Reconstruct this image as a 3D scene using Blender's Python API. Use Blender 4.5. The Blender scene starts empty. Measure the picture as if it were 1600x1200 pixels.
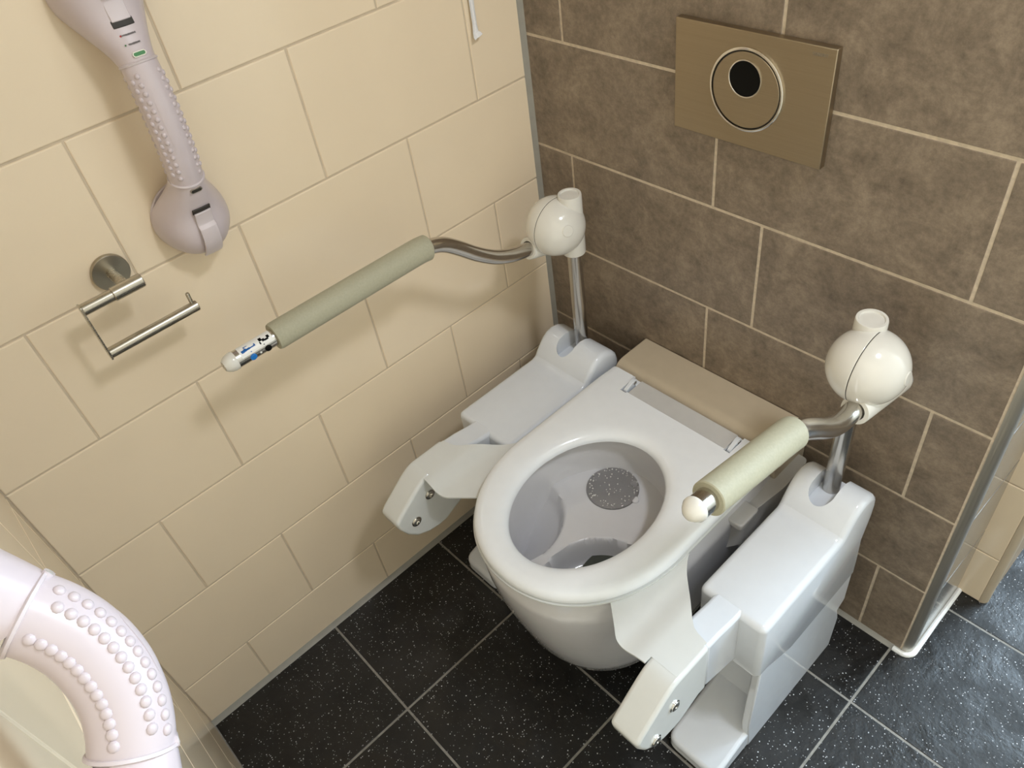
import bpy, bmesh, math, random
from mathutils import Vector, Matrix, Quaternion
random.seed(4)
C = bpy.context.scene.collection
sc = bpy.context.scene
PI = math.pi
V = Vector

# ------------------------------------------------------------------ camera, world, lights, exposure
cam_d = bpy.data.cameras.new('camera')
cam = bpy.data.objects.new('camera', cam_d); C.objects.link(cam)
R0 = (0.6800894, 0.72227616, -0.12568037)
R1 = (0.43984046, -0.5391296, -0.71824762)
R2 = (-0.58653114, 0.43319328, -0.68434261)
M = Matrix(((R0[0], -R1[0], -R2[0], 1.05062), (R0[1], -R1[1], -R2[1], -0.93026), (R0[2], -R1[2], -R2[2], 1.51847), (0, 0, 0, 1)))
cam.matrix_world = M
cam_d.sensor_fit = 'HORIZONTAL'; cam_d.sensor_width = 36.0
cam_d.lens = 1223.6 / 1600 * 36.0
cam_d.clip_start = 0.02; cam_d.clip_end = 50
sc.camera = cam

sc.view_settings.view_transform = 'Standard'
sc.view_settings.look = 'None'
sc.view_settings.gamma = 1.0
sc.view_settings.use_curve_mapping = False
sc.view_settings.exposure = 0.0

w = bpy.data.worlds.new('daylight'); sc.world = w; w.use_nodes = True
bg = w.node_tree.nodes['Background']
bg.inputs[0].default_value = (0.62, 0.78, 1.0, 1); bg.inputs[1].default_value = 1.0

def lamp(name, kind, loc, target, energy, color, **kw):
    d = bpy.data.lights.new(name, kind); d.energy = energy; d.color = color
    for k, v in kw.items(): setattr(d, k, v)
    o = bpy.data.objects.new(name, d); C.objects.link(o)
    o.location = loc
    o.rotation_euler = (V(target) - V(loc)).to_track_quat('-Z', 'Y').to_euler()
    return o
# warm ceiling lamp of the room, daylight through the window in the right wall
lamp('ceiling_lamp_light', 'AREA', (1.42, -0.26, 2.36), (1.42, -0.26, 0), 15.2, (0.90, 0.94, 1.0), shape='DISK', size=0.26)
lamp('window_daylight', 'AREA', (1.62, 1.74, 1.55), (1.35, 0.0, 0.6), 95, (0.66, 0.84, 1.0), shape='RECTANGLE', size=1.2, size_y=1.4)

# ------------------------------------------------------------------ materials
def newmat(name):
    m = bpy.data.materials.new(name); m.use_nodes = True
    return m, m.node_tree, m.node_tree.nodes['Principled BSDF']
def mat(name, col, rough=0.4, metal=0.0, coat=0.0, spec=0.5, noise=0.0, nscale=40, bump=0.0, bscale=200, rvar=0.0):
    m, nt, b = newmat(name)
    b.inputs['Base Color'].default_value = (*col, 1); b.inputs['Roughness'].default_value = rough
    b.inputs['Metallic'].default_value = metal; b.inputs['Coat Weight'].default_value = coat
    b.inputs['Coat Roughness'].default_value = 0.05
    b.inputs['Specular IOR Level'].default_value = spec
    tc = nt.nodes.new('ShaderNodeTexCoord')
    n = nt.nodes.new('ShaderNodeTexNoise'); n.inputs['Scale'].default_value = nscale; n.inputs['Detail'].default_value = 4
    nt.links.new(tc.outputs['Object'], n.inputs['Vector'])
    r = nt.nodes.new('ShaderNodeValToRGB')
    lo = tuple(c * (1 - noise) for c in col); hi = tuple(min(1, c * (1 + noise)) for c in col)
    r.color_ramp.elements[0].position = 0.35; r.color_ramp.elements[1].position = 0.65
    r.color_ramp.elements[0].color = (*lo, 1); r.color_ramp.elements[1].color = (*hi, 1)
    nt.links.new(n.outputs['Fac'], r.inputs['Fac']); nt.links.new(r.outputs['Color'], b.inputs['Base Color'])
    if bump:
        n2 = nt.nodes.new('ShaderNodeTexNoise'); n2.inputs['Scale'].default_value = bscale; n2.inputs['Detail'].default_value = 3
        nt.links.new(tc.outputs['Object'], n2.inputs['Vector'])
        bp = nt.nodes.new('ShaderNodeBump'); bp.inputs['Strength'].default_value = bump; bp.inputs['Distance'].default_value = 0.002
        nt.links.new(n2.outputs['Fac'], bp.inputs['Height']); nt.links.new(bp.outputs['Normal'], b.inputs['Normal'])
    return m
def brushed(name, col, rough, axis=2):
    m, nt, b = newmat(name)
    b.inputs['Metallic'].default_value = 1.0
    tc = nt.nodes.new('ShaderNodeTexCoord'); mp = nt.nodes.new('ShaderNodeMapping')
    s = [600, 600, 600]; s[axis] = 8; mp.inputs['Scale'].default_value = s
    n = nt.nodes.new('ShaderNodeTexNoise'); n.inputs['Scale'].default_value = 1.0; n.inputs['Detail'].default_value = 2
    nt.links.new(tc.outputs['Object'], mp.inputs['Vector']); nt.links.new(mp.outputs['Vector'], n.inputs['Vector'])
    r = nt.nodes.new('ShaderNodeMapRange'); r.inputs['To Min'].default_value = rough * 0.8; r.inputs['To Max'].default_value = rough * 1.25
    nt.links.new(n.outputs['Fac'], r.inputs['Value']); nt.links.new(r.outputs['Result'], b.inputs['Roughness'])
    r2 = nt.nodes.new('ShaderNodeValToRGB')
    r2.color_ramp.elements[0].color = (*[c * 0.88 for c in col], 1); r2.color_ramp.elements[1].color = (*[min(1, c * 1.08) for c in col], 1)
    nt.links.new(n.outputs['Fac'], r2.inputs['Fac']); nt.links.new(r2.outputs['Color'], b.inputs['Base Color'])
    return m
def grey_tile():
    m, nt, b = newmat('grey_stone_tile')
    tc = nt.nodes.new('ShaderNodeTexCoord')
    def noise(scale, det, rgh, dist=0.0):
        n = nt.nodes.new('ShaderNodeTexNoise'); n.inputs['Scale'].default_value = scale; n.inputs['Detail'].default_value = det
        n.inputs['Roughness'].default_value = rgh; n.inputs['Distortion'].default_value = dist
        nt.links.new(tc.outputs['Object'], n.inputs['Vector']); return n
    a = noise(15, 10, 0.80, 0.25); c = noise(95, 5, 0.7); 
    mx = nt.nodes.new('ShaderNodeMix'); mx.data_type = 'FLOAT'; mx.inputs[0].default_value = 0.28
    nt.links.new(a.outputs['Fac'], mx.inputs[2]); nt.links.new(c.outputs['Fac'], mx.inputs[3])
    r = nt.nodes.new('ShaderNodeValToRGB')
    r.color_ramp.elements[0].position = 0.33; r.color_ramp.elements[0].color = (0.105, 0.079, 0.056, 1)
    r.color_ramp.elements[1].position = 0.70; r.color_ramp.elements[1].color = (0.40, 0.315, 0.232, 1)
    e = r.color_ramp.elements.new(0.5); e.color = (0.225, 0.174, 0.128, 1)
    nt.links.new(mx.outputs[0], r.inputs['Fac']); nt.links.new(r.outputs['Color'], b.inputs['Base Color'])
    b.inputs['Roughness'].default_value = 0.42
    return m
def floor_tile():
    m, nt, b = newmat('black_speckled_stone')
    tc = nt.nodes.new('ShaderNodeTexCoord')
    v = nt.nodes.new('ShaderNodeTexVoronoi'); v.inputs['Scale'].default_value = 230
    nt.links.new(tc.outputs['Object'], v.inputs['Vector'])
    sz = nt.nodes.new('ShaderNodeSeparateColor'); nt.links.new(v.outputs['Color'], sz.inputs[0])
    # speck radius differs from cell to cell; most cells have none
    mr = nt.nodes.new('ShaderNodeMapRange'); mr.inputs['From Min'].default_value = 0.25; mr.inputs['From Max'].default_value = 1.0
    mr.inputs['To Min'].default_value = 0.0; mr.inputs['To Max'].default_value = 0.30
    nt.links.new(sz.outputs[0], mr.inputs['Value'])
    lt = nt.nodes.new('ShaderNodeMath'); lt.operation = 'LESS_THAN'
    nt.links.new(v.outputs['Distance'], lt.inputs[0]); nt.links.new(mr.outputs['Result'], lt.inputs[1])
    mulc = nt.nodes.new('ShaderNodeMath'); mulc.operation = 'MULTIPLY'
    nt.links.new(lt.outputs[0], mulc.inputs[0]); nt.links.new(sz.outputs[1], mulc.inputs[1])
    n = nt.nodes.new('ShaderNodeTexNoise'); n.inputs['Scale'].default_value = 14; n.inputs['Detail'].default_value = 8; n.inputs['Roughness'].default_value = 0.65
    nt.links.new(tc.outputs['Object'], n.inputs['Vector'])
    r = nt.nodes.new('ShaderNodeValToRGB')
    r.color_ramp.elements[0].position = 0.35; r.color_ramp.elements[0].color = (0.0022, 0.0020, 0.0018, 1)
    r.color_ramp.elements[1].position = 0.72; r.color_ramp.elements[1].color = (0.011, 0.0105, 0.010, 1)
    nt.links.new(n.outputs['Fac'], r.inputs['Fac'])
    mx = nt.nodes.new('ShaderNodeMix'); mx.data_type = 'RGBA'
    nt.links.new(mulc.outputs[0], mx.inputs[0]); nt.links.new(r.outputs['Color'], mx.inputs[6]); mx.inputs[7].default_value = (0.62, 0.62, 0.64, 1)
    nt.links.new(mx.outputs[2], b.inputs['Base Color'])
    n3 = nt.nodes.new('ShaderNodeTexNoise'); n3.inputs['Scale'].default_value = 11; n3.inputs['Detail'].default_value = 6; n3.inputs['Distortion'].default_value = 0.8
    nt.links.new(tc.outputs['Object'], n3.inputs['Vector'])
    rm = nt.nodes.new('ShaderNodeMapRange'); rm.inputs['From Min'].default_value = 0.38; rm.inputs['From Max'].default_value = 0.62; rm.inputs['To Min'].default_value = 0.30; rm.inputs['To Max'].default_value = 0.56
    nt.links.new(n3.outputs['Fac'], rm.inputs['Value']); nt.links.new(rm.outputs['Result'], b.inputs['Roughness'])
    b.inputs['Specular IOR Level'].default_value = 0.5
    n2 = nt.nodes.new('ShaderNodeTexNoise'); n2.inputs['Scale'].default_value = 22; n2.inputs['Detail'].default_value = 7; n2.inputs['Roughness'].default_value = 0.6
    nt.links.new(tc.outputs['Object'], n2.inputs['Vector'])
    bp = nt.nodes.new('ShaderNodeBump'); bp.inputs['Strength'].default_value = 0.45; bp.inputs['Distance'].default_value = 0.006
    nt.links.new(n2.outputs['Fac'], bp.inputs['Height']); nt.links.new(bp.outputs['Normal'], b.inputs['Normal'])
    return m
def water_mat():
    m, nt, b = newmat('water')
    b.inputs['Base Color'].default_value = (0.74, 0.73, 0.72, 1)
    b.inputs['Transmission Weight'].default_value = 1.0; b.inputs['Roughness'].default_value = 0.0; b.inputs['IOR'].default_value = 1.33
    return m

MT = dict(
    cream=mat('cream_glazed_tile', (0.86, 0.712, 0.525), 0.16, noise=0.015, nscale=6, bump=0.012, bscale=18, spec=0.45),
    cream_grout=mat('cream_grout', (0.60, 0.49, 0.36), 0.8, noise=0.06),
    grey=grey_tile(), grey_grout=mat('beige_grout', (0.63, 0.53, 0.41), 0.85, noise=0.1, nscale=120),
    floor=floor_tile(), floor_grout=mat('grey_floor_grout', (0.26, 0.245, 0.22), 0.85, noise=0.15, nscale=90),
    silicone=mat('grey_silicone', (0.30, 0.285, 0.25), 0.45, noise=0.05), white_sil=mat('white_silicone', (0.85, 0.85, 0.83), 0.4, noise=0.03),
    plaster=mat('white_plaster', (0.80, 0.76, 0.68), 0.8, noise=0.03), wood=mat('brown_door', (0.35, 0.26, 0.17), 0.5, noise=0.15),
    ceramic=mat('white_ceramic', (0.62, 0.61, 0.63), 0.08, coat=0.5, noise=0.01),
    seat=mat('seat_plastic', (0.83, 0.85, 0.885), 0.16, coat=0.2, noise=0.01),
    cover=mat('beige_cover_plastic', (0.50, 0.415, 0.305), 0.35, noise=0.02),
    shade=mat('grey_plastic', (0.56, 0.545, 0.53), 0.3, noise=0.02),
    lift=mat('white_lift_plastic', (0.715, 0.745, 0.80), 0.09, coat=0.3, noise=0.01),
    powder=mat('cream_powder_coat', (0.69, 0.70, 0.69), 0.22, coat=0.2, noise=0.01),
    pearl=mat('offwhite_plastic', (0.74, 0.715, 0.66), 0.14, coat=0.3, noise=0.01),
    steel=brushed('brushed_steel', (0.60, 0.575, 0.54), 0.20, axis=1), steel_v=brushed('brushed_steel_post', (0.55, 0.53, 0.50), 0.24, axis=2),
    nickel=brushed('satin_nickel', (0.50, 0.46, 0.39), 0.27, axis=1), nickel_h=brushed('satin_nickel_plate', (0.40, 0.33, 0.235), 0.40, axis=0),
    chrome=mat('chrome', (0.75, 0.73, 0.69), 0.12, metal=1.0, noise=0.02), profile=brushed('aluminium_profile', (0.62, 0.58, 0.51), 0.42, axis=2),
    foam=mat('khaki_foam', (0.41, 0.39, 0.285), 0.62, noise=0.04, nscale=300, bump=0.08, bscale=900),
    pink=mat('pink_white_plastic', (0.62, 0.535, 0.555), 0.30, noise=0.01), pink_l=mat('pale_pink_plastic', (0.66, 0.58, 0.60), 0.3, noise=0.01),
    black=mat('black_plastic', (0.004, 0.004, 0.004), 0.30, spec=0.12, noise=0.1), dark=mat('dark_gap', (0.03, 0.025, 0.02), 0.6, noise=0.1),
    blue=mat('blue_plastic', (0.01, 0.19, 0.62), 0.3, noise=0.03), label=mat('white_label', (0.84, 0.83, 0.80), 0.4, noise=0.01),
    green=mat('green_indicator', (0.05, 0.22, 0.07), 0.3, noise=0.1), red=mat('red_mark', (0.5, 0.03, 0.03), 0.5, noise=0.05), ink=mat('grey_ink', (0.16, 0.14, 0.14), 0.6, noise=0.05),
    strap=mat('white_webbing', (0.80, 0.78, 0.78), 0.8, noise=0.04, nscale=400), water=water_mat(), etch=mat('etched_mark', (0.22, 0.195, 0.15), 0.5, noise=0.02),
)

# ------------------------------------------------------------------ mesh helpers
def thing(name, label, cat, loc=(0, 0, 0), group=None):
    o = bpy.data.objects.new(name, None); C.objects.link(o); o.empty_display_size = 0.05
    o.location = loc; o['label'] = label; o['category'] = cat
    if group: o['group'] = group
    return o
def tag(o, label, cat, group=None):
    o['label'] = label; o['category'] = cat
    if group: o['group'] = group
    return o
ROOTLOC = {}
def obj(name, bm, mats, parent=None, smooth=True, label=None, kind=None, angle=35, bevel=0, bseg=3, sub=0, noclamp=False):
    bmesh.ops.recalc_face_normals(bm, faces=bm.faces)
    me = bpy.data.meshes.new(name); bm.to_mesh(me); bm.free()
    if not isinstance(mats, (list, tuple)): mats = [mats]
    for m in mats: me.materials.append(m)
    if smooth:
        me.shade_smooth()
        try: me.set_sharp_from_angle(angle=math.radians(angle))
        except Exception: pass
    o = bpy.data.objects.new(name, me); C.objects.link(o)
    if parent:
        o.parent = parent
        wl = V((0, 0, 0)); p = parent
        while p: wl += p.location; p = p.parent
        o.location = -wl               # geometry is written in room coordinates
    if bevel:
        b = o.modifiers.new('bevel', 'BEVEL'); b.width = bevel; b.segments = bseg; b.use_clamp_overlap = not noclamp; b.limit_method = 'ANGLE'; b.angle_limit = math.radians(38)
        b.harden_normals = False
    if sub:
        s = o.modifiers.new('sub', 'SUBSURF'); s.levels = sub; s.render_levels = sub
    if label: o['label'] = label
    if kind: o['kind'] = kind
    return o
def struct(name, bm, mats, **kw): return obj(name, bm, mats, kind='structure', **kw)
def box(bm, x0, x1, y0, y1, z0, z1, mi=0):
    vs = [bm.verts.new(p) for p in ((x0, y0, z0), (x1, y0, z0), (x1, y1, z0), (x0, y1, z0), (x0, y0, z1), (x1, y0, z1), (x1, y1, z1), (x0, y1, z1))]
    for f in ((0, 3, 2, 1), (4, 5, 6, 7), (0, 1, 5, 4), (1, 2, 6, 5), (2, 3, 7, 6), (3, 0, 4, 7)):
        bm.faces.new([vs[i] for i in f]).material_index = mi
def grid(bm, rings, closed=True, cap0=True, cap1=True, mi=0):
    vr = [[bm.verts.new(p) for p in r] for r in rings]
    n = len(rings[0])
    for a, b in zip(vr[:-1], vr[1:]):
        for i in range(n if closed else n - 1):
            j = (i + 1) % n
            try: bm.faces.new((a[i], a[j], b[j], b[i])).material_index = mi
            except ValueError: pass
    if cap0 and closed: bm.faces.new(list(reversed(vr[0]))).material_index = mi
    if cap1 and closed: bm.faces.new(vr[-1]).material_index = mi
    return vr
def frames(path):
    path = [V(p) for p in path]; ts = []
    for i in range(len(path)):
        a = path[max(0, i - 1)]; b = path[min(len(path) - 1, i + 1)]; ts.append((b - a).normalized())
    up = V((0, 0, 1)) if abs(ts[0].z) < 0.9 else V((1, 0, 0))
    n = (up - ts[0] * up.dot(ts[0])).normalized(); out = []
    for i, t in enumerate(ts):
        if i:
            q = ts[i - 1].rotation_difference(t); n = (q @ n); n = (n - t * n.dot(t)).normalized()
        out.append((path[i], t, n, t.cross(n)))
    return out
def tube(bm, path, r, seg=24, caps=True, mi=0):
    fr = frames(path); rs = r if isinstance(r, (list, tuple)) else [r] * len(fr)
    rings = [[p + (n * math.cos(2 * PI * k / seg) + b * math.sin(2 * PI * k / seg)) * rr for k in range(seg)] for (p, t, n, b), rr in zip(fr, rs)]
    return grid(bm, rings, cap0=caps, cap1=caps, mi=mi)
def lathe(bm, prof, o, axis, seg=32, mi=0):
    # prof: list of (radius, distance along axis)
    axis = V(axis).normalized(); o = V(o)
    up = V((0, 0, 1)) if abs(axis.z) < 0.9 else V((1, 0, 0))
    n = (up - axis * up.dot(axis)).normalized(); b = axis.cross(n)
    rings = [[o + axis * d + (n * math.cos(2 * PI * k / seg) + b * math.sin(2 * PI * k / seg)) * max(r, 1e-5) for k in range(seg)] for r, d in prof]
    return grid(bm, rings, mi=mi)
def prism(bm, pts, axis, a0, a1, mi=0):
    # polygon in the two remaining coordinates, extruded along axis
    def mk(p, a):
        return {'x': (a, p[0], p[1]), 'y': (p[0], a, p[1]), 'z': (p[0], p[1], a)}[axis]
    lo = [bm.verts.new(mk(p, a0)) for p in pts]; hi = [bm.verts.new(mk(p, a1)) for p in pts]; n = len(pts)
    bm.faces.new(list(reversed(lo))).material_index = mi; bm.faces.new(hi).material_index = mi
    for i in range(n): bm.faces.new((lo[i], lo[(i + 1) % n], hi[(i + 1) % n], hi[i])).material_index = mi
def smooth_path(pts, n=6):
    pts = [V(p) for p in pts]; out = []
    for i in range(len(pts) - 1):
        p0 = pts[max(0, i - 1)]; p1 = pts[i]; p2 = pts[i + 1]; p3 = pts[min(len(pts) - 1, i + 2)]
        for k in range(n):
            t = k / n
            out.append(0.5 * ((2 * p1) + (p2 - p0) * t + (2 * p0 - 5 * p1 + 4 * p2 - p3) * t * t + (3 * p1 - p0 - 3 * p2 + p3) * t ** 3))
    out.append(pts[-1]); return out
def round_poly(pts, radii, n=5):
    out = []; m = len(pts)
    for i in range(m):
        p = V(pts[i]); a = V(pts[i - 1]); b = V(pts[(i + 1) % m]); r = radii[i] if isinstance(radii, (list, tuple)) else radii
        if r <= 0: out.append(tuple(p)); continue
        d1 = (a - p); d2 = (b - p); l = min(r, d1.length * 0.48, d2.length * 0.48)
        s = p + d1.normalized() * l; e = p + d2.normalized() * l
        for k in range(n + 1):
            t = k / n; q = s * (1 - t) ** 2 + p * 2 * t * (1 - t) + e * t * t; out.append(tuple(q))
    return out
def apply_mods(o):
    dg = bpy.context.evaluated_depsgraph_get(); dg.update()
    me = bpy.data.meshes.new_from_object(o.evaluated_get(dg)); o.modifiers.clear(); old = o.data; o.data = me; me.name = old.name
    return o
def boolean(o, cut_bm, op='DIFFERENCE'):
    bmesh.ops.recalc_face_normals(cut_bm, faces=cut_bm.faces)
    me = bpy.data.meshes.new('cutter'); cut_bm.to_mesh(me); cut_bm.free()
    c = bpy.data.objects.new('cutter', me); C.objects.link(c); 
    c.location = (0, 0, 0)
    if o.parent: c.parent = o.parent; c.location = o.location
    m = o.modifiers.new('b', 'BOOLEAN'); m.operation = op; m.object = c; m.solver = 'EXACT'
    apply_mods(o); bpy.data.objects.remove(c); return o

# ------------------------------------------------------------------ room: tiled walls and floor
def tiled(bm, rects, to3, grout, bev, h):
    # each tile a low pillow standing h proud of the grout plane
    g = grout / 2
    for (u0, u1, v0, v1) in rects:
        a0, a1, b0, b1 = u0 + g, u1 - g, v0 + g, v1 - g
        if a1 - a0 < 2.5 * bev or b1 - b0 < 2.5 * bev: continue
        lo = [bm.verts.new(to3(*p, -h)) for p in ((a0, b0), (a1, b0), (a1, b1), (a0, b1))]
        k = bev * 0.35
        md = [bm.verts.new(to3(*p, -h * 0.25)) for p in ((a0 + k, b0 + k), (a1 - k, b0 + k), (a1 - k, b1 - k), (a0 + k, b1 - k))]
        hi = [bm.verts.new(to3(*p, 0)) for p in ((a0 + bev, b0 + bev), (a1 - bev, b0 + bev), (a1 - bev, b1 - bev), (a0 + bev, b1 - bev))]
        bm.faces.new(hi).material_index = 0
        for A, B in ((lo, md), (md, hi)):
            for i in range(4): bm.faces.new((A[i], A[(i + 1) % 4], B[(i + 1) % 4], B[i])).material_index = 0
def brick_rects(u_lo, u_hi, v_lo, v_hi, v0, dv, joints):
    # joints: two lists (origin, pitch) alternating row by row; row k spans v0+k*dv .. v0+(k+1)*dv
    out = []; k = math.floor((v_lo - v0) / dv)
    while v0 + k * dv < v_hi:
        b0 = max(v_lo, v0 + k * dv); b1 = min(v_hi, v0 + (k + 1) * dv)
        o, p = joints[k % 2]; j = math.floor((u_lo - o) / p)
        while o + j * p < u_hi:
            a0 = max(u_lo, o + j * p); a1 = min(u_hi, o + (j + 1) * p)
            if a1 > a0 and b1 > b0: out.append((a0, a1, b0, b1))
            j += 1
        k += 1
    return out
YF = -1.0527      # front wall
YB = 0.20         # wall end behind the cistern box
H = 2.40
XR = 2.30
YE = 1.60
# back wall: grey tiles on the cistern box
bm = bmesh.new()
tiled(bm, brick_rects(0.004, 0.8986, 0.0, H, 0.0047, 0.2039, [(0.0024 + 0.0, 0.4046), (0.0944, 0.4044)]), lambda u, v, d: (u, -d, v), 0.0052, 0.0007, 0.0012)
box(bm, 0.0, 0.905, 0.0012, 0.19, 0, H, 1)
wb = struct('wall_back', bm, [MT['grey'], MT['grey_grout']], smooth=False)
# left wall: cream tiles
def cream_rects(u0, u1, jA, jB): return brick_rects(u0, u1, 0.0, H, 0.1434 - 0.2016, 0.2016, [(jB, 0.3172), (jA, 0.3172)])
bm = bmesh.new()
tiled(bm, cream_rects(YF, 0.0, -0.1207, -0.2788), lambda u, v, d: (d, u, v), 0.0028, 0.0020, 0.0016)
box(bm, -0.10, -0.0016, YF - 0.1, 0.19, 0, H, 1)
struct('wall_left', bm, [MT['cream'], MT['cream_grout']], smooth=False)
# front wall
bm = bmesh.new()
tiled(bm, cream_rects(0.0, XR, 0.659, 0.5), lambda u, v, d: (u, YF + d, v), 0.0028, 0.0020, 0.0016)
box(bm, -0.0, XR, YF - 0.1, YF - 0.0016, 0, H, 1)
struct('wall_front', bm, [MT['cream'], MT['cream_grout']], smooth=False)
# wall end behind the cistern box
bm = bmesh.new()
tiled(bm, brick_rects(0.60, 0.958, 0.0, H, 0.1434 - 0.2016, 0.2016, [(0.90, 0.6), (0.90, 0.6)]), lambda u, v, d: (u, YB - d, v), 0.0028, 0.0020, 0.0016)
box(bm, 0.60, 0.958, YB + 0.0016, YE, 0, H, 1)
struct('wall_rear', bm, [MT['cream'], MT['cream_grout']], smooth=False)
bm = bmesh.new(); box(bm, 0.959, 0.968, YB + 0.014, YE, 0.0, H); struct('wall_passage', bm, MT['wood'], smooth=False)
# far wall with the window opening
bm = bmesh.new()
wx0, wx1, wz0, wz1 = 1.02, 2.22, 0.80, 2.28
box(bm, 0.90, wx0, YE, YE + 0.12, 0, H); box(bm, wx1, XR, YE, YE + 0.12, 0, H); box(bm, wx0, wx1, YE, YE + 0.12, 0, wz0); box(bm, wx0, wx1, YE, YE + 0.12, wz1, H)
struct('wall_far', bm, MT['plaster'], smooth=False)
bm = bmesh.new()
for q in ((wx0, wx0 + 0.05, wz0, wz1), (wx1 - 0.05, wx1, wz0, wz1), (wx0, wx1, wz0, wz0 + 0.05), (wx0, wx1, wz1 - 0.05, wz1)):
    box(bm, q[0], q[1], YE + 0.03, YE + 0.08, q[2], q[3])
struct('window_1', bm, MT['label'], smooth=False)
bm = bmesh.new(); box(bm, XR, XR + 0.12, YF - 0.1, YE + 0.12, 0, H); struct('wall_right', bm, MT['plaster'], smooth=False)
bm = bmesh.new(); box(bm, -0.1, XR + 0.12, YF - 0.1, YE + 0.08, H, H + 0.1); struct('ceiling', bm, MT['plaster'], smooth=False)
# floor
bm = bmesh.new(); rects = []
xs = [0.0, 0.2728] + [0.2728 + 0.3047 * k for k in range(1, 8)]; xs = [x for x in xs if x < XR] + [XR]
ys = [YF] + [-0.7525 + 0.2995 * k for k in range(0, 9)]; ys = [y for y in ys if y < YE] + [YE]
for a, b in zip(xs[:-1], xs[1:]):
    for c, d in zip(ys[:-1], ys[1:]): rects.append((a, b, c, d))
tiled(bm, rects, lambda u, v, d: (u, v, d), 0.0045, 0.0010, 0.0010)
box(bm, -0.1, XR + 0.12, YF - 0.1, YE + 0.08, -0.1, -0.001, 1)
struct('floor', bm, [MT['floor'], MT['floor_grout']], smooth=False)
# trims
def strip(name, path, r, m, seg=10): 
    bm = bmesh.new(); tube(bm, path, r, seg); return struct(name, bm, m)
bm = bmesh.new(); prism(bm, [(0.0, 0.0), (0.0, -0.008), (0.003, -0.006), (0.006, -0.002), (0.008, 0.0)], 'z', 0.0, H); struct('trim_1', bm, MT['silicone'])
bm = bmesh.new(); prism(bm, [(0.0, 0.0), (0.009, 0.0), (0.006, 0.002), (0.002, 0.007), (0.0, 0.010)], 'y', YF, 0.0); struct('baseboard_left', bm, MT['silicone'])
bm = bmesh.new(); prism(bm, [(0.0, 0.0), (-0.008, 0.0), (-0.005, 0.002), (-0.002, 0.005), (0.0, 0.008)], 'x', 0.0, 0.900); struct('baseboard_back', bm, MT['silicone'])
# rounded aluminium profile on the box corner and the return face beside it
prof = [(0.9, 0.0)] + [(0.9 + 0.015 * math.sin(a), 0.015 - 0.015 * math.cos(a)) for a in [PI / 2 * k / 8 for k in range(9)]] + [(0.915, 0.022), (0.9, 0.022)]
bm = bmesh.new(); prism(bm, prof, 'z', 0.004, H); struct('trim_2', bm, MT['profile'])
bm = bmesh.new()
tiled(bm, brick_rects(0.022, YB, 0.0, H, 0.0047, 0.2039, [(0.0, 0.6), (0.0, 0.6)]), lambda u, v, d: (0.914 + d, u, v), 0.005, 0.0007, 0.0012)
box(bm, 0.90, 0.9128, 0.02, YB, 0, H, 1)
struct('wall_niche', bm, [mat('polished_grey_tile', (0.17, 0.16, 0.15), 0.14, noise=0.12, nscale=12), MT['grey_grout']], smooth=False)
bm = bmesh.new(); tube(bm, [(0.885, -0.004, 0.002), (0.900, -0.004, 0.002)] + [(0.9 + 0.019 * math.sin(a), 0.015 - 0.019 * math.cos(a), 0.002) for a in [PI / 2 * k / 6 for k in range(1, 7)]] + [(0.918, 0.1, 0.002), (0.918, YB, 0.002)], 0.0055, 10); struct('trim_3', bm, MT['white_sil'])
prof2 = [(0.957, YB)] + [(0.957 + 0.014 * math.sin(a), YB + 0.014 - 0.014 * math.cos(a)) for a in [PI / 2 * k / 8 for k in range(9)]] + [(0.957, YB + 0.02)]
bm = bmesh.new(); prism(bm, prof2, 'z', 0.0, H); struct('trim_4', bm, MT['cover'])

# ------------------------------------------------------------------ flush plate
fp = thing('flush_plate', 'brushed bronze-grey flush plate with round button on the grey tiled wall', 'flush plate', (0.4606, 0.0, 1.028))
bm = bmesh.new(); box(bm, 0.3376, 0.5836, -0.0125, -0.0005, 0.947, 1.109); obj('plate', bm, MT['nickel_h'], fp, bevel=0.0012, bseg=2)
fc = (0.4600, -0.0125, 1.031)
bm = bmesh.new(); lathe(bm, [(0.0585, 0), (0.0585, 0.0028), (0.0570, 0.0036), (0.0552, 0.0036), (0.0545, 0.0004), (0.0545, 0)], fc, (0, -1, 0), 64); obj('ring', bm, MT['chrome'], fp, label='bright chrome ring around the flush button')
bm = bmesh.new(); lathe(bm, [(0.0545, 0.0002), (0.0545, 0.0008)], fc, (0, -1, 0), 64); obj('gap', bm, MT['dark'], fp)
bm = bmesh.new(); lathe(bm, [(0.0528, 0), (0.0528, 0.0028), (0.0522, 0.0034), (0.0, 0.0034)], fc, (0, -1, 0), 64); bt = obj('button', bm, MT['nickel_h'], fp)
hc = (0.4585, -0.0159, 1.0475)
bm = bmesh.new(); lathe(bm, [(0.0262, 0), (0.0262, 0.0009), (0.0248, 0.0011), (0.0240, 0.0004)], hc, (0, -1, 0), 48); obj('rim', bm, MT['chrome'], bt)
bm = bmesh.new(); lathe(bm, [(0.0246, 0.0), (0.0246, 0.0008), (0.0, 0.0008)], hc, (0, -1, 0), 48); obj('sensor_window', bm, MT['black'], bt, label='round black sensor window in the flush button')
def text_mesh(name, body, size, loc, rot, m, parent, extrude=0.0001, label=None):
    cu = bpy.data.curves.new(name, 'FONT'); cu.body = body; cu.size = size; cu.extrude = extrude; cu.align_x = 'CENTER'; cu.align_y = 'CENTER'
    t = bpy.data.objects.new(name, cu); C.objects.link(t)
    dg = bpy.context.evaluated_depsgraph_get(); me = bpy.data.meshes.new_from_object(t.evaluated_get(dg)); bpy.data.objects.remove(t)
    me.transform(Matrix.Translation(loc) @ rot.to_4x4()); bm = bmesh.new(); bm.from_mesh(me)
    return obj(name, bm, m, parent, smooth=False, label=label)
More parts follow.
